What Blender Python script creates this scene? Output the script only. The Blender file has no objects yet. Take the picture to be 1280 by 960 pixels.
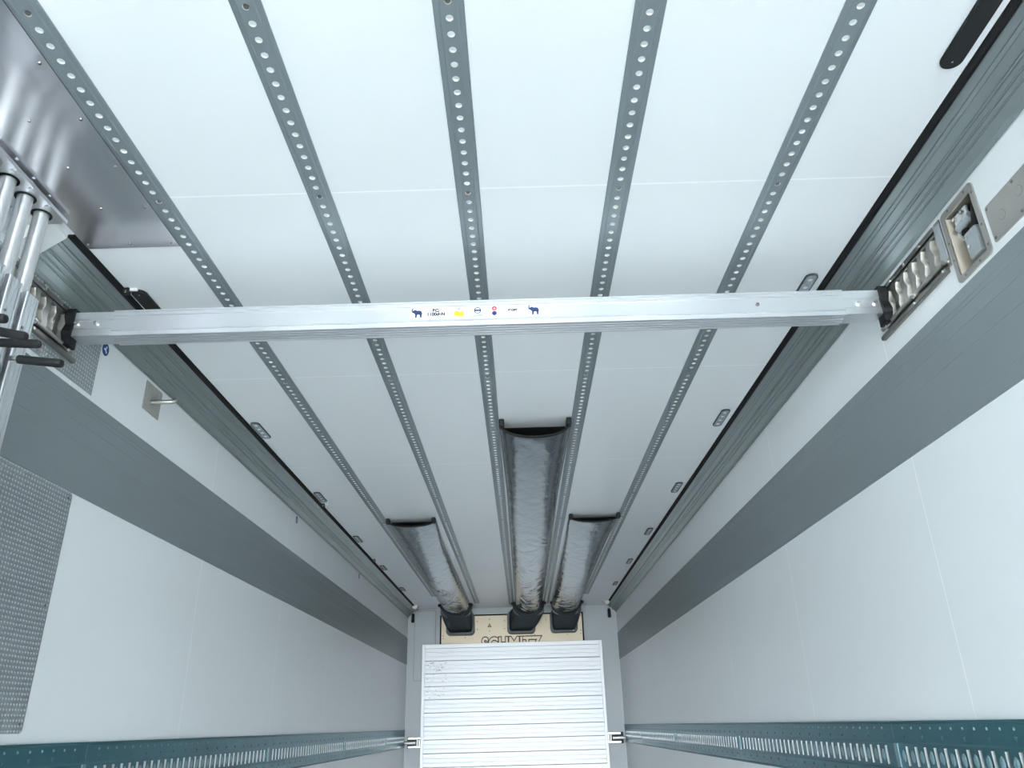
import bpy, math, random
from mathutils import Vector, Matrix
random.seed(7)
scn = bpy.context.scene
COL = scn.collection
ZO = 1.36            # height of the eye above the trailer floor; all z below are measured from the eye and lifted at the end

# ------------------------------------------------------------------ camera, sky, exposure
cam_d = bpy.data.cameras.new('camera'); cam = bpy.data.objects.new('camera', cam_d); COL.objects.link(cam)
pit, yaw, rol, foc = 0.41846909, -0.00406279, -0.02625364, 960.295
F = Vector((math.sin(yaw) * math.cos(pit), math.cos(yaw) * math.cos(pit), math.sin(pit)))
R0 = Vector((math.cos(yaw), -math.sin(yaw), 0)); U0 = R0.cross(F)
R = R0 * math.cos(rol) + U0 * math.sin(rol); U = -R0 * math.sin(rol) + U0 * math.cos(rol)
cam.matrix_world = Matrix(((R.x, U.x, -F.x, 0), (R.y, U.y, -F.y, 0), (R.z, U.z, -F.z, 0), (0, 0, 0, 1)))
cam_d.sensor_width = 36; cam_d.lens = foc / 1280 * 36; cam_d.clip_start = 0.02
scn.camera = cam

world = bpy.data.worlds.new('sky'); scn.world = world; world.use_nodes = True
bg = world.node_tree.nodes['Background']
bg.inputs[0].default_value = (0.865, 0.945, 1.01, 1); bg.inputs[1].default_value = 59.0
REAR = -7.5  # open rear, pushed back beyond the trailer's true length to even out the daylight
sd = bpy.data.lights.new('sky_portal', 'AREA'); sd.shape = 'RECTANGLE'; sd.size = 2.46; sd.size_y = 2.65
sd.cycles.is_portal = True
so = bpy.data.objects.new('sky_portal', sd); COL.objects.link(so)
so.location = (-0.1095, REAR - 0.02, -0.035); so.rotation_euler = (math.pi / 2, 0, 0)
scn.view_settings.view_transform = 'Standard'; scn.view_settings.look = 'None'
scn.view_settings.gamma = 1; scn.view_settings.use_curve_mapping = False
scn.view_settings.exposure = 0.0
scn.cycles.max_bounces = 16; scn.cycles.diffuse_bounces = 10; scn.cycles.glossy_bounces = 6

# ------------------------------------------------------------------ helpers
def mat(name, col, rough=0.5, metal=0.0, noise=0.0, nscale=8.0, bump=0.0, bscale=40.0, stretch=None, aniso=0.0):
    m = bpy.data.materials.new(name); m.use_nodes = True
    nt = m.node_tree; b = nt.nodes['Principled BSDF']
    b.inputs['Base Color'].default_value = (*col, 1); b.inputs['Roughness'].default_value = rough
    b.inputs['Metallic'].default_value = metal
    if aniso: b.inputs['Anisotropic'].default_value = aniso
    if noise or bump:
        tc = nt.nodes.new('ShaderNodeTexCoord'); mp = nt.nodes.new('ShaderNodeMapping')
        nt.links.new(tc.outputs['Object'], mp.inputs[0])
        if stretch: mp.inputs['Scale'].default_value = stretch
        if noise:
            n = nt.nodes.new('ShaderNodeTexNoise'); n.inputs['Scale'].default_value = nscale
            n.inputs['Detail'].default_value = 4
            nt.links.new(mp.outputs[0], n.inputs['Vector'])
            mx = nt.nodes.new('ShaderNodeMix'); mx.data_type = 'RGBA'
            mx.inputs['A'].default_value = (*[c * (1 - noise) for c in col], 1)
            mx.inputs['B'].default_value = (*[min(1, c * (1 + noise)) for c in col], 1)
            nt.links.new(n.outputs['Fac'], mx.inputs['Factor'])
            nt.links.new(mx.outputs['Result'], b.inputs['Base Color'])
        if bump:
            n2 = nt.nodes.new('ShaderNodeTexNoise'); n2.inputs['Scale'].default_value = bscale
            nt.links.new(mp.outputs[0], n2.inputs['Vector'])
            bp = nt.nodes.new('ShaderNodeBump'); bp.inputs['Strength'].default_value = bump
            bp.inputs['Distance'].default_value = 0.01
            nt.links.new(n2.outputs['Fac'], bp.inputs['Height']); nt.links.new(bp.outputs[0], b.inputs['Normal'])
    return m

def seam_mat(name, col, y0, pitch, width=0.0050):
    """white composite panel, with a thin paler sealing bead across it at every panel joint"""
    m = mat(name, col, 0.38, 0, 0.015, 0.7)
    nt = m.node_tree; b = nt.nodes['Principled BSDF']
    g = nt.nodes.new('ShaderNodeNewGeometry'); s = nt.nodes.new('ShaderNodeSeparateXYZ'); nt.links.new(g.outputs['Position'], s.inputs[0])
    def mth(op, a, v):
        n = nt.nodes.new('ShaderNodeMath'); n.operation = op; nt.links.new(a, n.inputs[0])
        if v is not None: n.inputs[1].default_value = v
        return n.outputs[0]
    a = mth('SUBTRACT', s.outputs['Y'], y0 - pitch / 2 - 20 * pitch); a = mth('MODULO', a, pitch)
    a = mth('SUBTRACT', a, pitch / 2); a = mth('ABSOLUTE', a, None); a = mth('LESS_THAN', a, width / 2)
    mx = nt.nodes.new('ShaderNodeMix'); mx.data_type = 'RGBA'
    old = b.inputs['Base Color'].links[0].from_socket
    nt.links.new(a, mx.inputs['Factor']); nt.links.new(old, mx.inputs['A']); mx.inputs['B'].default_value = (1.0, 1.0, 1.0, 1)
    nt.links.new(mx.outputs['Result'], b.inputs['Base Color'])
    return m

class MB:
    def __init__(s): s.v = []; s.f = []; s.mi = []; s.cur = 0
    def add(s, vs, fs):
        o = len(s.v); s.v += [tuple(p) for p in vs]; s.f += [tuple(i + o for i in f) for f in fs]; s.mi += [s.cur] * len(fs); return s
    def use(s, i): s.cur = i; return s
    def join(s, other, i):
        s.cur = i; s.add(other.v, other.f); s.cur = 0; return s
    def box(s, x0, x1, y0, y1, z0, z1):
        v = [(x, y, z) for x in (x0, x1) for y in (y0, y1) for z in (z0, z1)]
        return s.add(v, [(0, 1, 3, 2), (4, 6, 7, 5), (0, 4, 5, 1), (2, 3, 7, 6), (0, 2, 6, 4), (1, 5, 7, 3)])
    def loft(s, rings, close=True, caps=True):
        n = len(rings[0]); vs = [p for r in rings for p in r]; fs = []
        for i in range(len(rings) - 1):
            for j in range(n if close else n - 1):
                k = (j + 1) % n
                fs.append((i * n + j, i * n + k, (i + 1) * n + k, (i + 1) * n + j))
        if caps: fs += [tuple(range(n))[::-1], tuple((len(rings) - 1) * n + j for j in range(n))]
        return s.add(vs, fs)
    def tube(s, pts, r, n=12, caps=True):
        pts = [Vector(p) for p in pts]; rs = r if isinstance(r, (list, tuple)) else [r] * len(pts)
        d0 = (pts[1] - pts[0]).normalized(); a = d0.orthogonal().normalized(); rings = []
        for i, p in enumerate(pts):
            d = (pts[min(i + 1, len(pts) - 1)] - pts[max(i - 1, 0)]).normalized()
            a = (a - d * a.dot(d)).normalized(); b = d.cross(a)
            rings.append([tuple(p + (a * math.cos(t) + b * math.sin(t)) * rs[i]) for t in [2 * math.pi * k / n for k in range(n)]])
        return s.loft(rings, True, caps)
    def prism(s, poly, fn, d0, d1):
        """poly of (u, v), fn(u, v, d) -> point"""
        return s.loft([[fn(u, v, d0) for u, v in poly], [fn(u, v, d1) for u, v in poly]])
    def build(s, name, m, parent=None, smooth=False, bevel=0.0, origin=None):
        if parent is None:
            if origin is None:
                xs = list(zip(*s.v)); origin = tuple((min(c) + max(c)) / 2 for c in xs)
            off = Vector(origin)
        else:
            off = world_off(parent)
        me = bpy.data.meshes.new(name)
        me.from_pydata([tuple(Vector(p) - off) for p in s.v], [], s.f); me.polygons.foreach_set('material_index', s.mi); me.update()
        import bmesh
        bm = bmesh.new(); bm.from_mesh(me); bmesh.ops.recalc_face_normals(bm, faces=bm.faces); bm.to_mesh(me); bm.free()
        if smooth:
            for p in me.polygons: p.use_smooth = True
        for mm in (m if isinstance(m, (list, tuple)) else [m]): me.materials.append(mm)
        o = bpy.data.objects.new(name, me); COL.objects.link(o)
        if parent is None: o.location = off
        else: o.parent = parent
        if bevel:
            bv = o.modifiers.new('bevel', 'BEVEL'); bv.width = bevel; bv.segments = 2; bv.limit_method = 'ANGLE'
        if smooth:
            sm = o.modifiers.new('ws', 'WEIGHTED_NORMAL') if False else None
            me.set_sharp_from_angle(angle=math.radians(40)) if hasattr(me, 'set_sharp_from_angle') else None
        return o

def world_off(o):
    v = Vector((0, 0, 0))
    while o: v = v + o.location; o = o.parent
    return v

def tag(o, label, cat, group=None, kind=None):
    if label: o['label'] = label
    if cat: o['category'] = cat
    if group: o['group'] = group
    if kind: o['kind'] = kind
    return o
def thing(name, label, cat, loc, group=None):
    o = bpy.data.objects.new(name, None); COL.objects.link(o); o.location = loc; o.empty_display_size = 0.05
    return tag(o, label, cat, group)
def struct(mb, name, m, label=None, **k):
    o = mb.build(name, m, **k); o['kind'] = 'structure'
    if label: o['label'] = label
    return o
def copy_tree(o, parent=None):
    c = o.copy(); COL.objects.link(c); c.parent = parent
    for ch in list(o.children): copy_tree(ch, c)
    return c

def rrect(u0, u1, v0, v1, r, n=5):
    pts = []
    for cu, cv, a0 in ((u1 - r, v1 - r, 0), (u0 + r, v1 - r, 90), (u0 + r, v0 + r, 180), (u1 - r, v0 + r, 270)):
        for i in range(n + 1):
            a = math.radians(a0 + 90 * i / n); pts.append((cu + r * math.cos(a), cv + r * math.sin(a)))
    return pts
def ring_prism(mb, outer, inner, fn, d0, d1):
    n = len(outer); vs = [fn(u, v, d) for d in (d0, d1) for P in (outer, inner) for u, v in P]; fs = []
    for j in range(n):
        k = (j + 1) % n
        fs += [(j, k, n + k, n + j), (2 * n + j, 3 * n + j, 3 * n + k, 2 * n + k), (j, 2 * n + j, 2 * n + k, k), (n + j, n + k, 3 * n + k, 3 * n + j)]
    return mb.add(vs, fs)

# ------------------------------------------------------------------ dimensions
XC, H = -0.1095, 1.288
XL, XR = XC - 1.23, XC + 1.23
FLOOR = -ZO; BULK = 9.4
GL, GR = XC - 1.119, XC + 1.119      # edge of the flat ceiling
COVZ = 1.197                          # where the cove meets the wall
BT, BB = 0.967, 0.670                 # grey band
RT, RB = -0.014, -0.195               # cargo rail

# ------------------------------------------------------------------ materials
M = dict(
    ceil=seam_mat('white_ceiling_panel', (0.86, 0.875, 0.875), 1.63, 1.145),
    wall=seam_mat('white_wall_panel', (0.86, 0.875, 0.875), 2.095, 1.15),
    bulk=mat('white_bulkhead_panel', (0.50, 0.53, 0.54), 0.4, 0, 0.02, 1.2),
    band=mat('grey_band', (0.25, 0.285, 0.295), 0.42, 0.2),
    cove=mat('anodised_cove', (0.275, 0.315, 0.31), 0.38, 0.6),
    gasket=mat('black_rubber', (0.003, 0.003, 0.004), 0.95),
    track=mat('anodised_track', (0.265, 0.305, 0.32), 0.42, 0.5, 0.03, 5, stretch=(1, 0.2, 1)),
    holes=mat('lit_hole_wall', (0.86, 0.86, 0.84), 0.45, 0.1),  # near-white: the light on the hole walls is put into their colour
    plate=mat('mill_aluminium_sheet', (0.78, 0.77, 0.80), 0.18, 0.9, 0.08, 5, 0.02, 3, stretch=(3, 0.5, 1)),
    alu=mat('bright_aluminium', (0.74, 0.75, 0.77), 0.32, 0.9),
    satin=mat('satin_aluminium_tube', (0.68, 0.68, 0.68), 0.40, 0.75),
    alu_panel=mat('aluminium_planks', (0.83, 0.83, 0.84), 0.52, 0.6),
    steel=mat('stainless_steel', (0.50, 0.48, 0.45), 0.32, 1.0, 0.12, 10),
    dsteel=mat('dark_stainless_steel', (0.28, 0.27, 0.25), 0.35, 1.0, 0.15, 14),
    bsteel=mat('bright_steel', (0.85, 0.84, 0.80), 0.25, 1.0),
    cream=mat('champagne_steel_plate', (0.66, 0.55, 0.40), 0.42, 0.25, 0.08, 4),
    beige=mat('beige_box_liner', (0.62, 0.54, 0.45), 0.5, 0.2, 0.12, 9),
    rail=mat('teal_zinc_rail', (0.045, 0.150, 0.185), 0.36, 0.6, 0.35, 2.2, stretch=(1, 1, 3)),
    zinc=mat('pale_zinc', (0.75, 0.78, 0.78), 0.4, 0.6),
    ramp=mat('lit_slot_wall', (0.66, 0.62, 0.55), 0.5, 0.3),  # paler than the tray steel: light on the slot walls, put into colour
    dark=mat('dark_recess', (0.02, 0.03, 0.035), 0.6),
    black=mat('black_plastic', (0.005, 0.006, 0.007), 0.6),
    duct=mat('silver_duct_fabric', (0.14, 0.17, 0.19), 0.17, 0.95, 0.08, 5, 0.55, 6, stretch=(2.5, 1.2, 2.5)),
    lining=mat('black_duct_lining', (0.01, 0.01, 0.01), 0.8),
    elbow=mat('black_moulded_plastic', (0.030, 0.042, 0.047), 0.42),
    bezel=mat('dark_grey_bezel', (0.035, 0.045, 0.05), 0.5),
    lens=mat('smoked_lens', (0.36, 0.40, 0.42), 0.25, 0.0, 0.5, 90),
    white=mat('white_plastic', (0.82, 0.83, 0.82), 0.4),
    grey=mat('grey_plastic', (0.36, 0.39, 0.40), 0.45),
    navy=mat('navy_print', (0.01, 0.03, 0.12), 0.5),
    ink=mat('grey_print', (0.02, 0.02, 0.025), 0.5),
    red=mat('red_print', (0.70, 0.03, 0.05), 0.5),
    yellow=mat('yellow_print', (0.90, 0.55, 0.02), 0.5),
    label=mat('white_label', (0.86, 0.87, 0.90), 0.45),
    blue=mat('blue_print', (0.01, 0.05, 0.22), 0.5),
    floor=mat('aluminium_floor', (0.82, 0.82, 0.82), 0.5, 0.3, 0.1, 3),
    ground=mat('concrete_yard', (0.20, 0.20, 0.19), 0.9, 0, 0.1, 0.5),
    outer=mat('white_outer_skin', (0.8, 0.8, 0.8), 0.5),
)
def checker_mat():
    m = mat('patterned_aluminium', (0.46, 0.50, 0.51), 0.36, 0.7)
    nt = m.node_tree; b = nt.nodes['Principled BSDF']
    g = nt.nodes.new('ShaderNodeNewGeometry'); s = nt.nodes.new('ShaderNodeSeparateXYZ'); nt.links.new(g.outputs['Position'], s.inputs[0])
    def mth(op, a, v=None):
        n = nt.nodes.new('ShaderNodeMath'); n.operation = op
        for i, q in enumerate((a, v)):
            if q is None: continue
            if isinstance(q, (int, float)): n.inputs[i].default_value = q
            else: nt.links.new(q, n.inputs[i])
        return n.outputs[0]
    k = 2 * math.pi / 0.026
    u = mth('MULTIPLY', mth('ADD', s.outputs['Y'], s.outputs['Z']), k); v = mth('MULTIPLY', mth('SUBTRACT', s.outputs['Y'], s.outputs['Z']), k)
    h = mth('MULTIPLY', mth('SINE', u), mth('SINE', v)); h = mth('MAXIMUM', h, 0.0); h = mth('POWER', h, 1.5)
    bp = nt.nodes.new('ShaderNodeBump'); bp.inputs['Strength'].default_value = 1.0; bp.inputs['Distance'].default_value = 0.006
    nt.links.new(h, bp.inputs['Height']); nt.links.new(bp.outputs[0], b.inputs['Normal'])
    mx = nt.nodes.new('ShaderNodeMix'); mx.data_type = 'RGBA'
    mx.inputs['A'].default_value = (0.42, 0.46, 0.47, 1); mx.inputs['B'].default_value = (0.80, 0.83, 0.83, 1)
    nt.links.new(h, mx.inputs['Factor']); nt.links.new(mx.outputs['Result'], b.inputs['Base Color'])
    return m
M['checker'] = checker_mat()

# ================================================================== THE SETTING
def wall_cells(x_in, x_out, holes, z0, z1, y0=REAR, y1=BULK):
    mb = MB()
    ys = sorted({y0, y1} | {h[0] for h in holes} | {h[1] for h in holes}); zs = sorted({z0, z1} | {h[2] for h in holes} | {h[3] for h in holes})
    for a, b in zip(ys, ys[1:]):
        for c, d in zip(zs, zs[1:]):
            m_ = ((a + b) / 2, (c + d) / 2)
            if any(h[0] < m_[0] < h[1] and h[2] < m_[1] < h[3] for h in holes): continue
            mb.box(min(x_in, x_out), max(x_in, x_out), a, b, c, d)
    return mb
LATCH = (1.685, 2.030, 1.066, 1.168)
BOX = (1.536, 1.654, 0.995, 1.165)
railhole = (0.2, BULK - 0.02, -0.150, -0.062)
struct(wall_cells(XL, XL - 0.05, [railhole, LATCH], FLOOR, H + 0.06).box(XL - 0.09, XL - 0.05, REAR, BULK, FLOOR, H + 0.06), 'wall_left', M['wall'], 'white panelled left wall of the trailer with thin seams')
struct(wall_cells(XR, XR + 0.10, [railhole, LATCH, BOX], FLOOR, H + 0.06).box(XR + 0.10, XR + 0.14, REAR, BULK, FLOOR, H + 0.06), 'wall_right', M['wall'], 'white panelled right wall of the trailer with thin seams')
struct(MB().box(XL - 0.09, XR + 0.14, REAR, BULK, H, H + 0.08), 'ceiling', M['ceil'], 'white ceiling panels with thin cross seams')
fl = MB().box(XL - 0.09, XR + 0.14, REAR, BULK + 0.1, FLOOR - 0.08, FLOOR)
for k in range(48):
    x = XL + 0.03 + k * 0.0505
    fl.box(x, x + 0.022, REAR, BULK, FLOOR, FLOOR + 0.006)
struct(fl, 'floor', M['floor'], 'ribbed aluminium trailer floor')
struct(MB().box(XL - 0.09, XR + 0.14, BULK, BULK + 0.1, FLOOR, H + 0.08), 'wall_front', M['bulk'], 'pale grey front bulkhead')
struct(MB().box(-60, 60, -80, 30, FLOOR - 1.3, FLOOR - 1.2), 'ground', M['ground'], 'concrete yard outside the open rear')

# grey bands with fine lengthwise grooves, one on each wall
def band(x, s, name, label):
    mb = MB()
    # shallow V grooves
    pts = [(x, BT)]
    for z0_, z1_ in ((BT, .9338), (.9322, .9200), (.9187, .8785), (.8775, .8215), (.8202, .7150), (.7137, BB)):
        pts += [(x + s * .0027, z0_), (x + s * .0034, z0_ - .0008), (x + s * .0034, z1_ + .0008), (x + s * .0027, z1_)]
    pts.append((x, BB))
    mb.loft([[(u, y, v) for u, v in pts] for y in (REAR + .02, BULK - .001)])
    struct(mb, name, M['band'], label)
band(XL, 1, 'trim_1', 'grey grooved band along the left wall')
band(XR, -1, 'trim_2', 'grey grooved band along the right wall')

# ribbed aluminium cove between wall and ceiling
def cove(s, name, label, y0):
    # s=+1 right, -1 left.  t runs from the ceiling edge down to the wall
    A = Vector((s * (1.119 + .018), H)); B = Vector((s * 1.23, COVZ)); n = Vector((-s * (H - COVZ), -0.093)).normalized()
    tt = [(0, 0), (.02, .003), (.155, .0035), (.17, .0055), (.185, .0035), (.24, .0035), (.26, .0005), (.40, .0005), (.43, .0012), (.452, .0062), (.475, .0062), (.50, .0012),
          (.575, .0008), (.588, .0055), (.606, .0055), (.622, .0008), (.685, .0008), (.697, .0050), (.712, .0050), (.728, .0008), (.90, .0008), (.975, .004), (1, .006), (1.0, 0)]
    prof = []
    for t, h in tt:
        p = A + (B - A) * t + n * h; prof.append((XC + p.x, p.y))
    prof += [(XC + s * 1.23, H)]
    mb = MB().loft([[(u, y, v) for u, v in prof] for y in (y0, BULK - .001)])
    struct(mb, name, M['cove'], label)
cove(-1, 'trim_3', 'ribbed aluminium cove over the left wall', 1.78)
cove(1, 'trim_4', 'ribbed aluminium cove over the right wall', REAR + .02)
for s, y0, nm, lb in ((-1, 1.78, 'trim_5', 'black rubber seal beside the left cove'), (1, REAR + .02, 'trim_6', 'black rubber seal beside the right cove')):
    a, b = sorted((XC + s * 1.108, XC + s * 1.137))
    if s > 0: a, b = XC + 1.111, XC + 1.131
    else: a, b = XC - 1.131, XC - 1.110
    prof = [(a, H), (b, H), (b, H - .008), ((a + b) / 2, H - .010), (a, H - .004)] if s > 0 else [(a, H), (b, H), (b, H - .004), ((a + b) / 2, H - .010), (a, H - .008)]
    struct(MB().loft([[(u, y, v) for u, v in prof] for y in (y0, BULK - .001)]), nm, M['gasket'], lb)
# white end cap where the left cove stops short
cp = MB().prism([(XL, 1.20), (XL, H), (GL - .012, H), (GL - .012, H - .012)], lambda u, v, d: (u, d, v), 1.705, 1.779)
struct(cp, 'trim_7', M['white'], 'white corner filler in front of the left cove')

# ================================================================== CEILING TRACKS
def track(xc, y0, y1, label):
    t = thing('perforated_ceiling_track', label, 'rail', (xc, (y0 + y1) / 2, H), 'perforated tracks along the ceiling')
    mb = MB(); w, iw, hz, d = .0310, .0125, .0072, .0020
    pitch = .039; rad = .0078
    n0 = math.ceil((y0 - .0) / pitch); ys0 = 1.092 - 40 * pitch
    cells = []
    c = ys0
    while c < y1 - pitch / 2:
        if c - pitch / 2 > y0: cells.append(c)
        c += pitch
    ya, yb = cells[0] - pitch / 2, cells[-1] + pitch / 2
    # the two sloping flanks
    for s in (-1, 1):
        pr = [(xc + s * iw, H - hz), (xc + s * .0165, H - hz), (xc + s * .0195, H - .0052), (xc + s * .0295, H - .0038), (xc + s * w, H - .0025), (xc + s * w, H)]
        mb.loft([[(u, y, v) for u, v in pr] for y in (ya, yb)], close=False, caps=False)
        mb.loft([[(u, y, v) for u, v in pr] + [(xc + s * iw, y, H)] for y in (ya, ya + .0005)])
    N = 16
    for c in cells:
        vs, fs = [], []
        for k in range(N):
            a = math.pi / 4 + 2 * math.pi * k / N; ca, sa = math.cos(a), math.sin(a)
            m_ = max(abs(ca), abs(sa))
            vs.append((xc + iw * ca / m_, c + pitch / 2 * sa / m_, H - hz))
        for k in range(N):
            a = math.pi / 4 + 2 * math.pi * k / N
            vs.append((xc + rad * math.cos(a), c + rad * math.sin(a), H - hz))
        for k in range(N):
            a = math.pi / 4 + 2 * math.pi * k / N
            vs.append((xc + rad * .93 * math.cos(a), c + rad * .93 * math.sin(a), H - .0012))
        for k in range(N):
            j = (k + 1) % N
            fs += [(k, j, N + j, N + k)]
        mb.add(vs, fs)
        mb.use(1).add(vs, [(N + k, N + (k + 1) % N, 2 * N + (k + 1) % N, 2 * N + k) for k in range(N)]); mb.use(0)
    mb.build('profile', [M['track'], M['holes']], t)
    y = 1.053
    while y < y1 - .3:
        s = MB().tube([(xc, y, H - .001), (xc, y, H - .0075)], [.0062, .0050], 10); s.tube([(xc, y, H - .0074), (xc, y, H - .0078)], .0022, 6)
        s.build('screw', M['dsteel'], t); y += pitch * 15
for xc, y1, lb in ((-.922, 8.42, 'leftmost perforated grey track on the ceiling, beside the shiny aluminium sheet'),
                   (-.499, 9.0, 'second perforated grey track from the left on the ceiling'),
                   (-.109, 9.15, 'middle perforated grey track on the ceiling, left of the long central duct'),
                   (.287, 9.15, 'fourth perforated grey ceiling track, between the central and right ducts'),
                   (.703, 8.55, 'rightmost perforated grey track on the ceiling')):
    track(xc, REAR + .3, y1, lb)

# ================================================================== LOAD BEAM ACROSS THE TRAILER
bt = thing('load_beam', 'long bright aluminium load beam spanning the trailer from wall to wall under the ceiling', 'beam', (XC, 2.03, 1.083))
def beam_profile(y, z0, z1, dep, g=1.0):
    h = z1 - z0
    f = [(0, 1), (0, .945), (.0025, .93), (.0025, .87), (.0005, .86), (.0005, .80), (.0042, .785), (.0042, .735), (.0038, .27), (.0010, .255), (.0005, .19), (.0034, .175), (.0034, .11), (0, .085), (0, 0)]
    pts = [(y + a * g, z0 + b * h) for a, b in f]
    for k in range(4):
        u = .10 + k * .22
        pts += [(y + u * dep, z0), (y + (u + .005) * dep, z0 + .009 * g), (y + (u + .120) * dep, z0 + .009 * g), (y + (u + .14) * dep, z0)]
    pts += [(y + dep, z0), (y + dep, z1)]
    return pts
pr = beam_profile(2.0, 1.083, 1.1675, .066)
MB().loft([[(x, u, v) for u, v in pr] for x in (-1.195, .985)]).build('sleeve', M['alu'], bt)
for s, xa, xb in ((-1, -1.312, -1.15), (1, .95, 1.093)):
    pr2 = [(2.003, 1.165), (2.003, 1.14), (2.0055, 1.137), (2.0055, 1.11), (2.003, 1.107), (2.003, 1.086), (2.062, 1.086), (2.062, 1.165)]
    e = MB().loft([[(x, u, v) for u, v in pr2] for x in (xa, xb)]).build('end_piece', M['alu'], bt)
    for xs in ((-1.303, -1.246) if s < 0 else (1.030, 1.077)):
        MB().tube([(xs, 2.007, 1.123 if s > 0 else 1.128), (xs, 1.999, 1.123 if s > 0 else 1.128)], [.0075, .006], 12).build('screw', M['bsteel'], e)
    xw = XL + .004 if s < 0 else XR - .004
    xe = -1.311 if s < 0 else 1.092
    hk = []
    for k in range(13):
        a = k / 12; z = 1.055 + a * .122
        hk.append((1.994 + .006 * math.sin(a * 14), z))
    hk += [(2.035, 1.177), (2.035, 1.055)]
    e2 = MB().prism(hk, lambda u, v, d: (d, u, v), min(xw, xe), max(xw, xe)).build('end_hook', M['black'], bt)
MB().tube([(.728, 2.006, 1.127), (.728, 1.9985, 1.127)], [.006, .005], 12).build('screw', M['dsteel'], bt)
# the printed label strip
YL = 2.0030
lab = MB().box(-.305, .086, YL - .0012, YL + .0012, 1.109, 1.149).build('label_strip', M['label'], bt)
lab['label'] = 'white printed label strip'
def flat(poly, x, z, sc, m, nm, d=.0004, y=None):
    yy = (YL - .0012) if y is None else y
    return MB().prism([(x + u * sc, z + v * sc) for u, v in poly], lambda u, v, q: (u, q, v), yy - d, yy).build(nm, m, lab)
ELE = [(-.48, .12), (-.50, .34), (-.42, .50), (-.30, .50), (-.36, .42), (-.40, .32), (-.36, .22), (-.26, .30), (-.12, .34), (.00, .24), (.20, .26), (.36, .22), (.46, .10), (.50, -.12), (.46, -.20),
       (.44, -.48), (.30, -.50), (.28, -.22), (.16, -.16), (.04, -.18), (.00, -.30), (-.02, -.50), (-.16, -.48), (-.14, -.20), (-.22, -.06), (-.34, .02)]
flat(ELE, -.286, 1.130, .032, M['navy'], 'elephant_emblem'); flat(ELE, .062, 1.130, .032, M['navy'], 'elephant_emblem')
def disc(n=20, r=.5): return [(r * math.cos(2 * math.pi * k / n), r * math.sin(2 * math.pi * k / n)) for k in range(n)]
def text(body, size, x, z, m, parent, nm, y, align='CENTER', depth=.0003, offset=0.0, shear=0.0, sx=1.0, face_y=-1):
    cu = bpy.data.curves.new(nm, 'FONT'); cu.body = body; cu.size = size; cu.align_x = align; cu.align_y = 'CENTER'; cu.extrude = depth; cu.offset = offset; cu.shear = shear
    tmp = bpy.data.objects.new('tmp', cu); COL.objects.link(tmp); bpy.context.view_layer.update()
    me = bpy.data.meshes.new_from_object(tmp.evaluated_get(bpy.context.evaluated_depsgraph_get()))
    bpy.data.objects.remove(tmp)
    off = world_off(parent)
    for v in me.vertices:
        a, b, c = v.co; v.co = Vector((x + a * sx, y - c, z + b)) - off
    me.materials.clear(); me.materials.append(m)
    o = bpy.data.objects.new(nm, me); COL.objects.link(o); o.parent = parent
    return o
text('BC:', .0145, -.229, 1.1365, M['ink'], lab, 'lettering', YL - .0016, offset=.0007); text('1100daN', .0145, -.229, 1.1240, M['ink'], lab, 'lettering', YL - .0016, offset=.0007)
flat([(-.5, -.35), (.1, -.5), (.5, -.42), (.5, .05), (.3, .2), (.1, .0), (-.1, .22), (-.5, .15)], -.160, 1.128, .028, M['yellow'], 'yellow_pictogram')
flat([(-.5, .0), (-.2, -.1), (.0, .25), (.3, .3), (.1, .5)], -.158, 1.139, .012, M['ink'], 'pictogram_detail')
rg = MB(); ring_prism(rg, [(-.105 + u * .021, 1.1335 + v * .021) for u, v in disc()], [(-.105 + u * .016, 1.1335 + v * .016) for u, v in disc()], lambda u, v, q: (u, q, v), YL - .0016, YL - .0012)
rg.box(-.113, -.097, YL - .0016, YL - .0012, 1.1310, 1.1360); rg.build('round_emblem', M['navy'], lab)
MB().box(-.118, -.092, YL - .0016, YL - .0012, 1.1165, 1.1182).box(-.123, -.087, YL - .0016, YL - .0012, 1.1135, 1.1146).build('small_print', M['ink'], lab)
flat(disc(), -.055, 1.1385, .0145, M['red'], 'red_symbol'); flat([(-.5, -.4), (.5, -.4), (0, .5)], -.055, 1.139, .0065, M['label'], 'pictogram_detail', .0007)
flat(disc(), -.055, 1.1225, .0145, M['navy'], 'blue_symbol')
fr = MB(); ring_prism(fr, rrect(-.020, .020, 1.120, 1.142, .001, 1), rrect(-.0192, .0192, 1.1208, 1.1412, .001, 1), lambda u, v, q: (u, q, v), YL - .0014, YL - .0012); fr.build('print_frame', M['ink'], lab)
text('PROFIT', .0085, 0, 1.131, M['ink'], lab, 'lettering', YL - .0016, offset=.0007)

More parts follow.
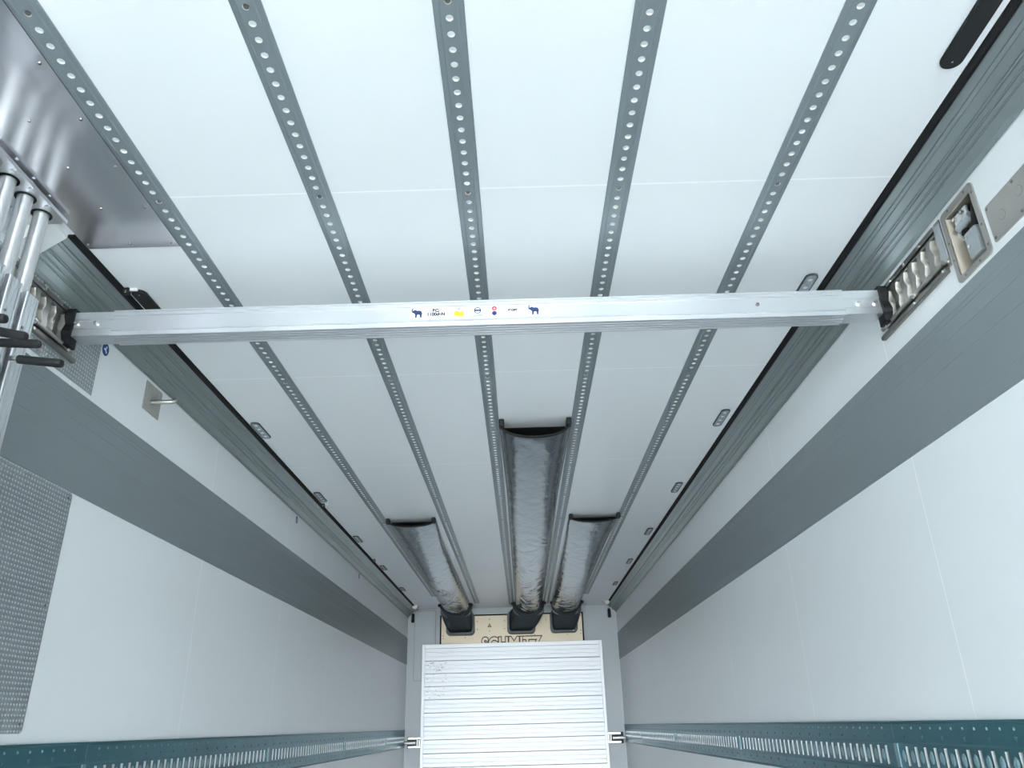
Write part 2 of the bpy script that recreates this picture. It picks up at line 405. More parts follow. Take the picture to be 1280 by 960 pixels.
# ================================================================== LATCH TRACKS WITH WAVY SLOTS
def latch(xw, s, label):
    """s: direction from the wall into the room"""
    t = thing('beam_latch_track', label, 'latch track', (xw, 1.86, 1.05))
    ya, yb, za, zb = 1.677, 2.040, 1.043, 1.182
    fn = lambda u, v, d: (xw + s * d, u, v)
    # flange frame round the recessed tray
    fr = MB(); o = [(ya, za), (yb, za), (yb, zb), (ya, zb)]; i = [(LATCH[0], LATCH[2]), (LATCH[1], LATCH[2]), (LATCH[1], LATCH[3]), (LATCH[0], LATCH[3])]
    ring_prism(fr, o, i, fn, -.001, .004); fr.build('flange', M['dsteel'], t, bevel=.001)
    # slotted tray, six wavy openings
    mb = MB(); pitch = .0520; y0 = LATCH[0] + .022; zs = [LATCH[2] + .012 + k * (LATCH[3] - LATCH[2] - .022) / 16 for k in range(17)]
    dp = -.002; deep = -.020
    wav = [math.sin(k / 16 * math.pi * 3.2 + .4) for k in range(17)]
    mb2 = MB()
    def quad(m_, a, b, c, d): m_.add([a, b, c, d], [(0, 1, 2, 3)])
    quad(mb, fn(LATCH[0], LATCH[2], dp), fn(LATCH[1], LATCH[2], dp), fn(LATCH[1], zs[0], dp), fn(LATCH[0], zs[0], dp))
    quad(mb, fn(LATCH[0], zs[-1], dp), fn(LATCH[1], zs[-1], dp), fn(LATCH[1], LATCH[3], dp), fn(LATCH[0], LATCH[3], dp))
    for k in range(16):
        last0 = last1 = LATCH[0]
        for c in range(6):
            cy = y0 + pitch * (c + .5)
            n0, n1 = cy - .013 + wav[k] * .003, cy - .013 + wav[k + 1] * .003
            f0, f1 = cy + .011 + wav[k] * .0045, cy + .011 + wav[k + 1] * .0045
            quad(mb, fn(last0, zs[k], dp), fn(n0, zs[k], dp), fn(n1, zs[k + 1], dp), fn(last1, zs[k + 1], dp))
            quad(mb2, fn(f0, zs[k], dp + .002), fn(f1, zs[k + 1], dp + .002), fn(f1 - .005, zs[k + 1], deep), fn(f0 - .005, zs[k], deep))
            quad(mb, fn(n0, zs[k], dp), fn(n1, zs[k + 1], dp), fn(n1, zs[k + 1], deep), fn(n0, zs[k], deep))
            last0, last1 = f0, f1
        quad(mb, fn(last0, zs[k], dp), fn(LATCH[1], zs[k], dp), fn(LATCH[1], zs[k + 1], dp), fn(last1, zs[k + 1], dp))
    for z in (LATCH[2], LATCH[3]):
        quad(mb, fn(LATCH[0], z, dp), fn(LATCH[1], z, dp), fn(LATCH[1], z, .002), fn(LATCH[0], z, .002))
    mb.join(mb2, 1).build('slotted_tray', [M['steel'], M['ramp']], t)
    MB().box(*sorted((xw - s * .030, xw - s * .034)), LATCH[0], LATCH[1], LATCH[2], LATCH[3]).build('back_plate', M['dark'], t)  # near-black colour stands in for the shade inside the slots
    MB().box(*sorted((xw + s * .0042, xw + s * .0060)), 1.678, 1.704, 1.064, 1.170).build('end_cover', M['grey'], t)
    rod = MB().tube([fn(1.695, 1.060, .010), fn(2.060, 1.060, .010)], .0065, 10)
    rod.build('slide_rod', M['steel'], t, smooth=True)
    for y in (1.845, 2.02): MB().tube([fn(y, 1.060, .010), fn(y + .014, 1.060, .010)], .0105, 12).build('rod_collar', M['bsteel'], t)
    MB().box(*sorted((xw + s * .0005, xw + s * .014)), 1.69, 2.075, 1.030, 1.043).build('lower_lip', M['dsteel'], t, bevel=.002)
    for y, z in ((1.700, 1.175), (1.79, 1.175), (1.88, 1.175), (1.97, 1.175), (1.688, 1.060), (1.70, 1.038), (1.86, 1.037)):
        MB().tube([fn(y, z, .003), fn(y, z, .0155 if z < 1.05 else .0065)], .0045, 8).build('rivet', M['bsteel'], t)
    return t
latch(XL, 1, 'dark stainless latch track with wavy slots on the left wall at the beam end')
latch(XR, -1, 'dark stainless latch track with six wavy slots on the right wall at the beam end')

# ================================================================== CABLE BOX AND BLANKING PLATE (right wall)
fnR = lambda u, v, d: (XR - d, u, v)
t = thing('cable_socket_box', 'open stainless socket box in the right wall holding a grey plug and black cables', 'socket box', (XR, 1.594, .98))
mb = MB(); ring_prism(mb, rrect(1.519, 1.669, .978, 1.183, .014), rrect(BOX[0], BOX[1], BOX[2], BOX[3], .004), fnR, 0, .0035); mb.build('frame', M['steel'], t)
mb = MB()
ring_prism(mb, rrect(BOX[0], BOX[1], BOX[2], BOX[3], .004), rrect(BOX[0] + .002, BOX[1] - .002, BOX[2] + .002, BOX[3] - .002, .003), fnR, -.07, 0)
mb.box(XR + .068, XR + .070, BOX[0], BOX[1], BOX[2], BOX[3]); mb.build('liner', M['beige'], t)
for y, z in ((1.553, 1.174), (1.63, 1.174), (1.661, 1.095), (1.661, 1.045), (1.527, 1.153), (1.527, 1.06), (1.527, 1.004), (1.634, .986), (1.57, .986)):
    MB().tube([fnR(y, z, .003), fnR(y, z, .0045)], .0035, 8).build('screw', M['dsteel'], t)
bk = MB().box(XR + .012, XR + .018, 1.585, 1.640, 1.128, 1.160).build('bracket', M['zinc'], t, bevel=.001)
for y in (1.597, 1.630): MB().tube([(XR + .012, y, 1.146), (XR + .003, y, 1.146)], [.0065, .0055], 6).build('bolt', M['bsteel'], bk)
MB().tube([(XR + .012, 1.632, 1.118), (XR + .012, 1.574, 1.122)], .0105, 14).tube([(XR + .012, 1.590, 1.121), (XR + .012, 1.594, 1.121)], .0125, 14).build('hinge_barrel', M['grey'], t, smooth=True)
MB().box(XR + .001, XR + .067, BOX[0] + .001, BOX[1] - .001, BOX[3] - .003, BOX[3] - .001).build('roof_plate', M['dsteel'], t)
pg = MB().box(XR + .002, XR + .030, 1.560, 1.612, 1.012, 1.086).build('plug', M['grey'], t, bevel=.006); pg['label'] = 'grey rectangular plug'
for y, z in ((1.598, 1.070), (1.598, 1.045)): MB().tube([(XR + .003, y, z), (XR - .001, y, z)], .0045, 6).build('bolt', M['bsteel'], pg)
MB().tube([(XR + .014, 1.574, 1.078), (XR + .010, 1.563, 1.100), (XR + .010, 1.556, 1.122), (XR + .016, 1.560, 1.140), (XR + .04, 1.570, 1.146), (XR + .066, 1.572, 1.146)], .0075, 12).build('cable', M['black'], t, smooth=True)
MB().tube([(XR + .016, 1.598, 1.080), (XR + .012, 1.606, 1.096), (XR + .020, 1.624, 1.108), (XR + .030, 1.638, 1.112), (XR + .034, 1.652, 1.112)], .0075, 12).build('cable', M['black'], t, smooth=True)
MB().tube([(XR + .034, 1.6535, 1.112), (XR + .034, 1.646, 1.112)], .015, 18).build('hole_ring', M['white'], t)

t = thing('blanking_plate', 'brushed stainless blanking plate with two round plugs at the right edge of the photo', 'plate', (XR, 1.35, .99))
MB().prism(rrect(1.20, 1.504, .990, 1.088, .006, 3), fnR, 0, .003).build('sheet', M['steel'], t)
for y, z in ((1.455, 1.035), (1.385, 1.047)):
    MB().tube([fnR(y, z, .0028), fnR(y, z, .0033)], .0122, 24).build('plug_rim', M['dsteel'], t)
    MB().tube([fnR(y, z, .0030), fnR(y, z, .0038)], .0112, 24).build('round_plug', M['steel'], t)
for y, z in ((1.496, 1.079), (1.496, 1.000), (1.395, 1.079), (1.395, 1.000), (1.29, 1.079)): MB().tube([fnR(y, z, .002), fnR(y, z, .0042)], .0038, 8).build('screw', M['dsteel'], t)

# ================================================================== LEFT WALL FITTINGS
fnL = lambda u, v, d: (XL + d, u, v)
t = thing('upper_checker_plate', 'dimpled aluminium sheet on the left wall behind the latch track', 'plate', (XL, 1.7, .98))
MB().box(XL, XL + .002, 1.15, LATCH[0], .984, COVZ - .004).box(XL, XL + .002, LATCH[1], 2.210, .984, COVZ - .004).box(XL, XL + .002, LATCH[0], LATCH[1], .984, LATCH[2]).box(XL, XL + .002, LATCH[0], LATCH[1], LATCH[3], COVZ - .004).build('sheet', M['checker'], t)
for y in (1.5, 1.95, 2.195): MB().tube([fnL(y, .997, .001), fnL(y, .997, .004)], .004, 8).build('rivet', M['bsteel'], t)
t = thing('lower_checker_plate', 'large dimpled aluminium sheet on the left wall below the grey band', 'plate', (XL, 1.6, .01))
MB().prism(rrect(.9, 2.225, .012, BB - .002, .012, 4), fnL, .0003, .002).build('sheet', M['checker'], t)
for y, z in ((2.205, .650), (2.205, .035), (1.86, .650), (1.86, .035), (2.205, .34)): MB().tube([fnL(y, z, .001), fnL(y, z, .004)], .004, 8).build('rivet', M['dsteel'], t)

t = thing('wall_peg_plate', 'small stainless plate with a sticking-out peg on the left wall behind the load beam', 'hook', (XL, 2.595, 1.07))
MB().box(XL, XL + .003, 2.532, 2.658, 1.074, 1.182).build('plate', M['steel'], t)
MB().tube([fnL(2.590, 1.118, .002), fnL(2.590, 1.118, .075), fnL(2.594, 1.121, .082), fnL(2.60, 1.130, .084)], .0085, 12).build('peg', M['steel'], t, smooth=True)
for y, z in ((2.545, 1.165), (2.645, 1.165), (2.545, 1.09), (2.645, 1.09)): MB().tube([fnL(y, z, .002), fnL(y, z, .005)], .004, 8).build('rivet', M['bsteel'], t)

def sticker(y, z, ry, rz, label, big):
    t = thing('round_sticker', label, 'sticker', (XL, y, z), 'round blue stickers on the left wall')
    MB().prism([(y + ry * 2 * u, z + rz * 2 * v) for u, v in disc(24)], fnL, 0, .0008).build('disc', M['blue'], t)
    MB().prism([(y + u * ry, z + v * rz) for u, v in ((-.5, .1), (-.1, .1), (.1, .6), (.35, .5), (.1, 0), (.5, -.4), (.3, -.6), (-.1, -.2), (-.5, -.2))], fnL, .0008, .0012).build('pictogram', M['label'], t)
sticker(2.238, 1.160, .020, .022, 'round blue sticker on the left wall just under the load beam', True)
sticker(4.553, 1.167, .020, .022, 'tiny round blue sticker halfway down the left wall under the cove', False)
sticker(6.470, 1.169, .020, .022, 'farthest tiny round blue sticker on the left wall under the cove', False)

# shiny sheet on the ceiling, top left
t = thing('aluminium_ceiling_sheet', 'shiny screwed-down aluminium sheet on the ceiling in the upper left corner', 'plate', (-1.09, 1.0, H))
MB().box(-1.2185, -.9545, .55, 1.848, H - .003, H).build('sheet', M['plate'], t)
MB().box(-.9545, -.9530, .55, 1.848, H - .0032, H).build('gap_shade_line', M['dark'], t)  # dark strip painted in for the shaded gap between sheet and track
for x in (-.971, -1.089, -1.208):
    for k in range(5):
        y = 1.827 - k * .1625
        MB().tube([(x, y, H - .002), (x, y, H - .0055)], [.0045, .0035], 8).build('screw', M['dsteel'], t)

# ================================================================== STOWED LOAD BARS, UPRIGHT ON THE LEFT
t = thing('bar_holder_bracket', 'aluminium angle bracket under the ceiling holding the tops of the upright load bars', 'bracket', (-1.2600, 1.35, 1.2))
HB = [1.6574, 1.5857, 1.5139, 1.4422]
bkm = MB()
# shelf with a round opening for each bar
xo, xi = -1.1985, -1.325
edges = [1.7007] + [(HB[k] + HB[k + 1]) / 2 for k in range(3)] + [1.4031]
for k in range(4):
    cy, y1_, y0_ = HB[k], edges[k], edges[k + 1]; N = 20; vs = []; fs = []
    for zz in (1.2660, 1.2723):
        for rr in (0, 1):
            for j in range(N):
                a = 2 * math.pi * j / N; ca, sa = math.cos(a), math.sin(a)
                if rr: vs.append((-1.2396 + 0.0248 * ca, cy + 0.0248 * sa, zz))
                else:
                    tx = ((xo + 1.2396) if ca > 0 else (-xi - 1.2396) * 1) / abs(ca) if abs(ca) > 1e-6 else 9
                    if ca < 0: tx = (-1.2396 - xi) / abs(ca) if abs(ca) > 1e-6 else 9
                    ty = ((y1_ - cy) if sa > 0 else (cy - y0_)) / abs(sa) if abs(sa) > 1e-6 else 9
                    q = min(tx, ty); vs.append((-1.2396 + q * ca, cy + q * sa, zz))
    for j in range(N):
        i = (j + 1) % N
        fs += [(j, i, N + i, N + j), (2 * N + j, 3 * N + j, 3 * N + i, 2 * N + i), (N + j, N + i, 3 * N + i, 3 * N + j), (j, 2 * N + j, 2 * N + i, i)]
    bkm.add(vs, fs)
bkm.box(-1.1985, -1.1953, 1.4031, 1.7007, 1.2649, 1.2755).build('shelf', M['alu'], t)
MB().box(XL + .003, -1.3245, 1.4031, 1.7007, 1.2200, 1.2723).build('wall_flange', M['alu'], t)
for k in range(3):
    g = MB(); ring_prism(g, [(-1.2396 + 0.0255 * math.cos(a), HB[k] + 0.0255 * math.sin(a)) for a in [2 * math.pi * i / 24 for i in range(24)]], [(-1.2396 + 0.0196 * math.cos(a), HB[k] + 0.0196 * math.sin(a)) for a in [2 * math.pi * i / 24 for i in range(24)]], lambda u, v, d: (u, v, d), 1.2639, 1.2744)
    g.build('hole_ring', M['black'], t)  # black ring stands in for the shade in the hole round each tube
labs = ['upright stowed load bar closest to the load beam, with a black grip below it', 'second upright stowed load bar from the right in the left corner', 'third upright stowed load bar, at the very left edge of the photo', 'upright stowed load bar farthest left, seen mainly as a ceiling reflection']
zt = [1.0149, 1.0212, 1.0286, 1.0181]
hh = [(0.8303, -1.2027, -1.0740, -.010, .010), (0.8387, -1.2027, -1.0909, -.002, .010), (0.8387, -1.2027, -1.0740, -.020, .012), (0.8335, -1.2027, -1.0761, -.01, .01)]
for k in range(4):
    cy = HB[k]
    b = thing('stowed_load_bar', labs[k], 'load bar', (-1.2396, cy, FLOOR), 'upright load bars stowed in the left corner')
    MB().tube([(-1.2396, cy, zt[k] - .25), (-1.2396, cy, 1.2820)], 0.0188, 24).build('inner_tube', M['satin'], b, smooth=True)
    w, d = 0.0248, 0.0369; X0 = -1.2396
    pr = []
    # sleeve with grooves on the room-facing side and the side facing the rear
    for (ax, ay, bx, by) in ((d, -w, d, w), (d, w, -d, w), (-d, w, -d, -w), (-d, -w, d, -w)):
        nx, ny = (by - ay), -(bx - ax); L = math.hypot(nx, ny); nx /= L; ny /= L
        for a_, h_ in ((0.03, 0), (.16, 0), (.17, -.003), (.22, -.003), (.23, 0), (.47, 0), (.48, -.002), (.52, -.002), (.53, 0), (.77, 0), (.78, -.003), (.83, -.003), (.84, 0), (.97, 0)):
            pr.append((X0 + ax + (bx - ax) * a_ + nx * h_, cy + ay + (by - ay) * a_ + ny * h_))
    MB().loft([[(u, v, z) for u, v in pr] for z in (FLOOR + .02, zt[k])]).build('sleeve', M['alu'], b)
    z, xa, xb, dz, _ = hh[k]
    gy = cy - (.021 if k == 0 else .02)
    hd = MB().tube([(xa, gy, z), (xa + .018, gy, z - .002)], 0.0090, 14).build('lever_stub', M['bsteel'], b, smooth=True)
    gx0 = xa + .016
    g = MB().tube([(gx0, gy, z - .002), (gx0 + .003, gy, z - .002), (xb - .008, gy, z + dz - .006), (xb - .003, gy, z + dz - .007), (xb, gy, z + dz - .007)], [.007, 0.0105, 0.0105, 0.0090, .004], 16)
    go = g.build('grip', M['black'], b, smooth=True); go['label'] = 'black rubber grip'
    MB().tube([(-1.2038, cy - .012, z + 0.0897), (-1.2011, cy - .012, z + 0.0897)], .004, 8).build('rivet', M['dsteel'], b)

# ================================================================== CEILING LAMPS
def lamp(xc, ya, yb, label, dark=False):
    s = 1 if xc > 0 else -1; w = .0205
    t = thing('marker_lamp' if not dark else 'black_strip_cover', label, 'lamp' if not dark else 'cover', (xc, (ya + yb) / 2, H), 'small oblong lamps along the ceiling edges' if not dark else 'black strips on the ceiling edges')
    f = lambda u, v, d: (u, v, H - d)
    if dark:
        MB().prism(rrect(xc - w * 1.18, xc + w * 1.18, ya, yb, .0235, 8), f, 0, .008).build('body', M['black'], t, bevel=.002)
        for y in (ya + .022, yb - .022): MB().tube([f(xc, y, .007), f(xc, y, .0095)], .0026, 8).build('screw', M['bsteel'], t)
        return t
    mb = MB(); ring_prism(mb, rrect(xc - w, xc + w, ya, yb, .018, 6), rrect(xc - w + .004, xc + w - .004, ya + .004, yb - .004, .0145, 6), f, 0, .006)
    mb.build('bezel', M['bezel'], t)
    ln = MB().prism(rrect(xc - w + .004, xc + w - .004, ya + .004, yb - .004, .0145, 6), f, 0, .0055).build('lens', M['lens'], t)
    for k in range(4):
        y = ya + (yb - ya) * (k + .7) / 4.4
        MB().tube([f(xc, y, .0050), f(xc, y, .0062)], [.0085, .007], 10).build('reflector', M['zinc'], ln)
    return t
LY = [3.242, 4.385, 5.53, 6.655, 7.80]
lab_r = ['oblong lamp on the right ceiling edge, first one beyond the load beam', 'second oblong lamp beyond the load beam on the right ceiling edge', 'third oblong lamp beyond the load beam on the right ceiling edge', 'fourth oblong lamp beyond the load beam on the right ceiling edge', 'farthest oblong lamp on the right ceiling edge, near the bulkhead']
lab_l = [a.replace('right', 'left') for a in lab_r]
lamp(.956, 2.098, 2.300, 'oblong lamp on the right ceiling edge, partly hidden behind the load beam')
for y, a, b in zip(LY, lab_l, lab_r):
    lamp(-1.190, y, y + .205, a); lamp(.956, y, y + .205, b)
lamp(-1.186, 2.078, 2.30, 'short black rounded cover on the left ceiling edge behind the load beam', True)
lamp(.958, .80, 1.262, 'long black rounded strip on the ceiling in the top right corner', True)

def clip(x, y, label, d=1):
    t = thing('cord_clip', label, 'clip', (x, y, H), 'small black cord clips at the left ceiling seal')
    MB().box(x - .011, x + .007, y - .008, y + .012, H - .022, H - .001).build('body', M['black'], t, bevel=.003)
    MB().tube([(x - .002, y - .008, H - .016), (x - .002, y - .011, H - .016)], .005, 10).build('rivet', M['bsteel'], t)
    MB().box(x + .007, x + .030, y - .002, y + .005, H - .010, H - .001).build('tab', M['white'], t)
clip(-1.209, 2.070, 'black cord clip with a pale tab at the left ceiling seal, above the beam end')
clip(-1.206, 4.640, 'black cord clip at the left ceiling seal beside the second oblong lamp')
clip(-1.200, 6.380, 'farthest black cord clip at the left ceiling seal')

# ================================================================== AIR DUCTS
def duct(xa, xb, xc, xd, y0, y1, dm, de, seed, label):
    """mouth edges xa..xb at y0, end edges xc..xd at y1; dm/de: sag at the mouth / at the end"""
    t = thing('air_duct', label, 'duct', ((xa + xb) / 2, y0, H), 'silver fabric air ducts hanging under the ceiling')
    rnd = random.Random(seed); NY, NA = 240, 56
    folds = [(rnd.uniform(.35, 1), rnd.uniform(0, math.pi), rnd.uniform(.010, .035), rnd.uniform(.006, .018), rnd.uniform(.2, .5), rnd.choice((-1, 1)) * rnd.uniform(.5, 2.6)) for _ in range(64)]
    def row(i, off):
        q = i / NY; y = y0 + (y1 - y0) * q; k = min(1, q / .22); k = k * k * (3 - 2 * k)
        a0 = xa + (xc - xa) * k; b0 = xb + (xd - xb) * k; m_ = (a0 + b0) / 2; hw = (b0 - a0) / 2 - off
        k2 = min(1, q / .85); dep = dm + (de - dm) * (k2 ** .8) - off; r = []
        for j in range(NA + 1):
            a = math.pi * j / NA
            c, s = math.cos(a), math.sin(a); n_ = 1.0 - .12 * (1 - k2)
            w = 0
            for fq, fa, am, wy, wa, sl in folds:
                ya_ = fq + (a - fa) * sl * .05
                w += am * math.exp(-((q - ya_) / wy) ** 2) * math.exp(-((a - fa) / wa) ** 2) * math.sin((q - ya_) / wy * 2.2)
            w *= (.15 + 1.5 * q * q) * s
            bul = 1 + .05 * k * s
            sag = .035 * (1 - k) * s * math.cos(2 * a) * 0
            r.append((m_ - hw * bul * math.copysign(abs(c) ** .95, c) * (1 + w), y, H - .003 - max(0, dep * (s ** n_) * (1 + w * 2.0)) + sag))
        return r
    mb = MB().loft([row(i, 0) for i in range(NY + 1)], close=False, caps=False); fab = mb.build('fabric', M['duct'], t, smooth=True)
    mb = MB().loft([row(i, .004) for i in range(0, NY + 1, 3)], close=False, caps=False); mb.build('lining', M['lining'], t, smooth=True)
    MB().box(xa + .02, xb - .02, y0 + .09, y0 + .75, H - .004, H - .0005).box(xc + .02, xd - .02, y0 + .75, y1 - .1, H - .004, H - .0005).build('mouth_shade_sheet', M['lining'], t)  # black sheet added to darken the inside of the duct behind its mouth
    # dark hem along the open mouth
    h0 = row(0, -.001); h1 = row(0, .007); h2 = [(x, y + .012, z) for x, y, z in h1]; h3 = [(x, y + .012, z) for x, y, z in h0]
    h0 = [(x, y - .002, z) for x, y, z in h0]; h1 = [(x, y - .002, z) for x, y, z in h1]
    MB().loft([h0, h1, h2, h3, h0], close=False, caps=False).build('mouth_hem', M['lining'], t)
    for x, s in ((xa + .012, 1), (xb - .012, -1)):
        MB().box(x - .012, x + .012, y0 - .035, y0 + .020, H - .034, H - .001).build('mouth_clip', M['black'], t, bevel=.005)
    for x0_, x1_, s in ((xa, xc, 1), (xb, xd, -1)):
        MB().prism([(x0_ + s * .002, H), (x0_ + s * .012, H), (x0_ + s * .012, H - .008), (x0_ + s * .002, H - .005)], lambda u, v, d: (u, d, v), y0 + .05, y1 - .15).build('mounting_strip', M['white'], t)
    return t
duct(-.078, .255, -.066, .240, 3.315, 8.970, .080, .130, 3, 'long silver fabric air duct in the middle of the ceiling, reaching closest to the beam')
duct(-.888, -.556, -.880, -.578, 5.08, 8.970, .052, .130, 11, 'short silver fabric air duct on the left, wrinkled on its right side')
duct(.337, .680, .345, .662, 5.08, 8.970, .052, .130, 29, 'short silver fabric air duct on the right, the most wrinkled of the three')

# ================================================================== BULKHEAD: plate, elbows, plank panel
t = thing('evaporator_cover_plate', 'cream-coloured steel plate with raised brand lettering and black edging at the top of the bulkhead', 'plate', (XC, BULK, .62))
MB().box(-.958, .726, BULK - .020, BULK - .001, .62, 1.208).build('edging', M['gasket'], t)
pl = MB().box(-.940, .708, BULK - .026, BULK - .018, .63, 1.192).build('sheet', M['cream'], t)
text('SCHMITZ', .205, -.125, .862, M['ink'], pl, 'lettering_outline', BULK - .0268, depth=.0006, offset=.017, sx=.80)
text('SCHMITZ', .205, -.125, .862, M['cream'], pl, 'lettering', BULK - .0286, depth=.0010, offset=.005, sx=.80)
def ply(poly, m, nm, y=BULK - .0268): return MB().prism(poly, lambda u, v, q: (u, q, v), y - .001, y + .001).build(nm, m, pl)
ply([(-.400, 1.062), (-.352, 1.062), (-.376, 1.106)], M['ink'], 'warning_triangle'); ply([(-.390, 1.068), (-.362, 1.068), (-.376, 1.092)], M['yellow'], 'triangle_fill', BULK - .0285)
for x, z in ((-.376, 1.150), (-.376, 1.018), (-.920, 1.17), (-.920, .975), (-.918, .945), (.690, 1.17), (.690, 1.000), (.688, .965), (.15, .962), (-.66, .952), (.53, .957), (-.52, 1.13), (-.52, 1.04), (-.2, 1.13), (-.2, 1.04), (.29, 1.13), (.62, .99)):
    MB().tube([(x, BULK - .025, z), (x, BULK - .031, z)], .008, 8).build('screw', M['dsteel'], pl)

def superring(cx, hx, z0, z1, y, p, n=40, top=None):
    """closed ring in the xz plane; p: 2 = ellipse, larger = squarer"""
    cz, hz = (z0 + z1) / 2, (z1 - z0) / 2; r = []
    for k in range(n):
        a = 2 * math.pi * k / n; c, s = math.cos(a), math.sin(a)
        x = cx + hx * math.copysign(abs(c) ** (2 / p), c); z = cz + hz * math.copysign(abs(s) ** (2 / p), s)
        r.append((x, y, min(z, top) if top else z))
    return r
def elbow(cc, hw, bc, bw, label):
    t = thing('duct_elbow', label, 'duct elbow', (cc, 9.2, .98), 'black duct elbows on the bulkhead plate')
    mb = MB()
    zc = H - .002
    def half(y, hw_, dep): return superring(cc, hw_, H - dep * 1.0 - (0), H + dep * 1.0, y, 2.0, 48, zc)
    # collar: half ring hanging under the ceiling, thick lip
    rings = [half(8.99, hw - .026, .112), half(8.985, hw - .022, .116), half(8.975, hw - .012, .128), half(8.985, hw + .006, .146), half(9.02, hw + .010, .152), half(9.03, hw + .002, .146), half(9.05, hw + .002, .148), half(9.065, hw + .010, .160), half(9.10, hw + .010, .164), half(9.11, hw, .155), half(9.13, hw, .15)]
    MB().loft(rings, caps=False).build('collar', M['elbow'], t, smooth=True)
    # body runs back and down to the plate
    body = []
    for i in range(13):
        q = i / 12; y = 9.09 + .279 * q; e = q * q * (3 - 2 * q)
        cx_ = cc + (bc - cc) * e; hx = hw + (bw - hw) * e
        z1 = zc - .045 * e; z0 = (H - .150) + (.992 - (H - .150)) * (e ** .7); p = 2.4 + 4 * e
        body.append(superring(cx_, hx, z0, z1, y, p, 48, zc))
    MB().loft(body).build('body', M['elbow'], t, smooth=True)
    # rounded base flange: raised U-shaped rim standing off the plate
    mb = MB(); ring_prism(mb, rrect(bc - bw - .016, bc + bw + .016, .972, 1.222, .045, 6), rrect(bc - bw + .012, bc + bw - .012, 1.000, 1.200, .035, 6), lambda u, v, d: (u, d, v), BULK - .130, BULK - .030)
    mb.build('base_rim', M['elbow'], t, bevel=.004)
    for s in (-1, 1): MB().tube([(cc + s * (hw + .004), 8.975, H - .022), (cc + s * (hw + .004), 8.995, H - .022)], .018, 10).build('clamp_knob', M['black'], t)
    return t
elbow(-.745, .178, -.712, .148, 'black plastic elbow at the end of the left silver duct')
elbow(.086, .178, -.004, .146, 'black plastic elbow at the end of the central silver duct')
elbow(.520, .168, .492, .142, 'black plastic elbow at the end of the right silver duct')

t = thing('plank_panel', 'tall bright aluminium plank panel standing against the front bulkhead', 'panel', (XC, 9.31, FLOOR))
px0, px1, pz1, py = -1.150, .917, .878, 9.30
pk = MB(); z = pz1 - .045; n = 0
while z > FLOOR + .06:
    z2 = max(z - .1365, FLOOR + .03)
    prof = [(py + .012, z), (py + .001, z - .003), (py + .001, z - .040), (py + .004, z - .043), (py + .004, z - .050), (py + .001, z - .053), (py + .001, z - .085), (py + .004, z - .088), (py + .004, z - .094), (py + .001, z - .097), (py + .001, z2 + .005), (py + .012, z2 + .002), (py + .05, z2 + .002), (py + .05, z)]
    pk.loft([[(x, u, v) for u, v in prof] for x in (px0 + .03, px1 - .03)]); z = z2
pk.build('planks', M['alu_panel'], t)
MB().box(px0, px0 + .034, py - .008, BULK - .045, FLOOR, pz1).box(px1 - .034, px1, py - .008, BULK - .045, FLOOR, pz1).box(px0 + .034, px1 - .034, py - .006, BULK - .045, pz1 - .045, pz1).build('frame', M['alu_panel'], t, bevel=.003)
MB().box(px0 + .03, px1 - .03, BULK - .05, BULK - .045, FLOOR + .01, pz1 - .02).build('backing', M['dark'], t)
# scuffs on the upper left of the planks
sc = MB(); rr = random.Random(5)
for _ in range(46):
    x = rr.uniform(-1.10, -.88); z = rr.uniform(.28, .69); a = rr.uniform(-.5, .9); L = rr.uniform(.008, .03); w = .003
    dx, dz = math.cos(a) * L, math.sin(a) * L
    sc.add([(x, py - .0003, z), (x + dx, py - .0003, z + dz), (x + dx + w, py - .0003, z + dz + w * 1.6), (x + w, py - .0003, z + w * 2)], [(0, 1, 2, 3)])
so_ = sc.build('scuff_marks', M['grey'], t); so_['kind'] = 'stuff'

def hinge(xa, xb, s, label):
    t = thing('panel_latch', label, 'latch', ((xa + xb) / 2, BULK, -.15), 'bright steel latches beside the plank panel')
    MB().box(xa + .02, xb, BULK - .012, BULK - .001, -.205, -.090).build('base', M['dark'], t)
    for z in (-.103, -.190): MB().box(xa + (.03 if s < 0 else 0), xb - (0 if s < 0 else .03), BULK - .030, BULK - .010, z - .010, z + .010).build('guide', M['bsteel'], t, bevel=.002)
    a, b = (xa - .005, xb - .05) if s < 0 else (xa + .05, xb + .01)
    MB().tube([(a, BULK - .035, -.148), (b, BULK - .035, -.148)], .018, 14).build('bolt', M['bsteel'], t, smooth=True)
    c = xb - .02 if s < 0 else xa + .02
    MB().box(c - .016, c - .008, BULK - .05, BULK - .01, -.178, -.118).box(c + .006, c + .014, BULK - .05, BULK - .01, -.178, -.118).build('keeper', M['steel'], t)
hinge(-1.325, -1.158, -1, 'bright steel sliding latch left of the plank panel')
hinge(.922, 1.095, 1, 'bright steel sliding latch right of the plank panel')

# raised outline of an inspection cover on the left of the bulkhead
t = thing('inspection_cover', 'pale rectangular cover on the bulkhead left of the cream plate', 'cover', (-1.135, BULK, .6))
MB().prism(rrect(-1.255, -1.015, .50, 1.262, .008, 2), lambda u, v, d: (u, d, v), BULK - .004, BULK - .0005).build('panel', M['bulk'], t)
mb = MB(); ring_prism(mb, rrect(-1.262, -1.006, .493, 1.270, .008, 2), rrect(-1.254, -1.014, .501, 1.262, .006, 2), lambda u, v, d: (u, d, v), BULK - .007, BULK - .0005); mb.build('rim', M['grey'], t)

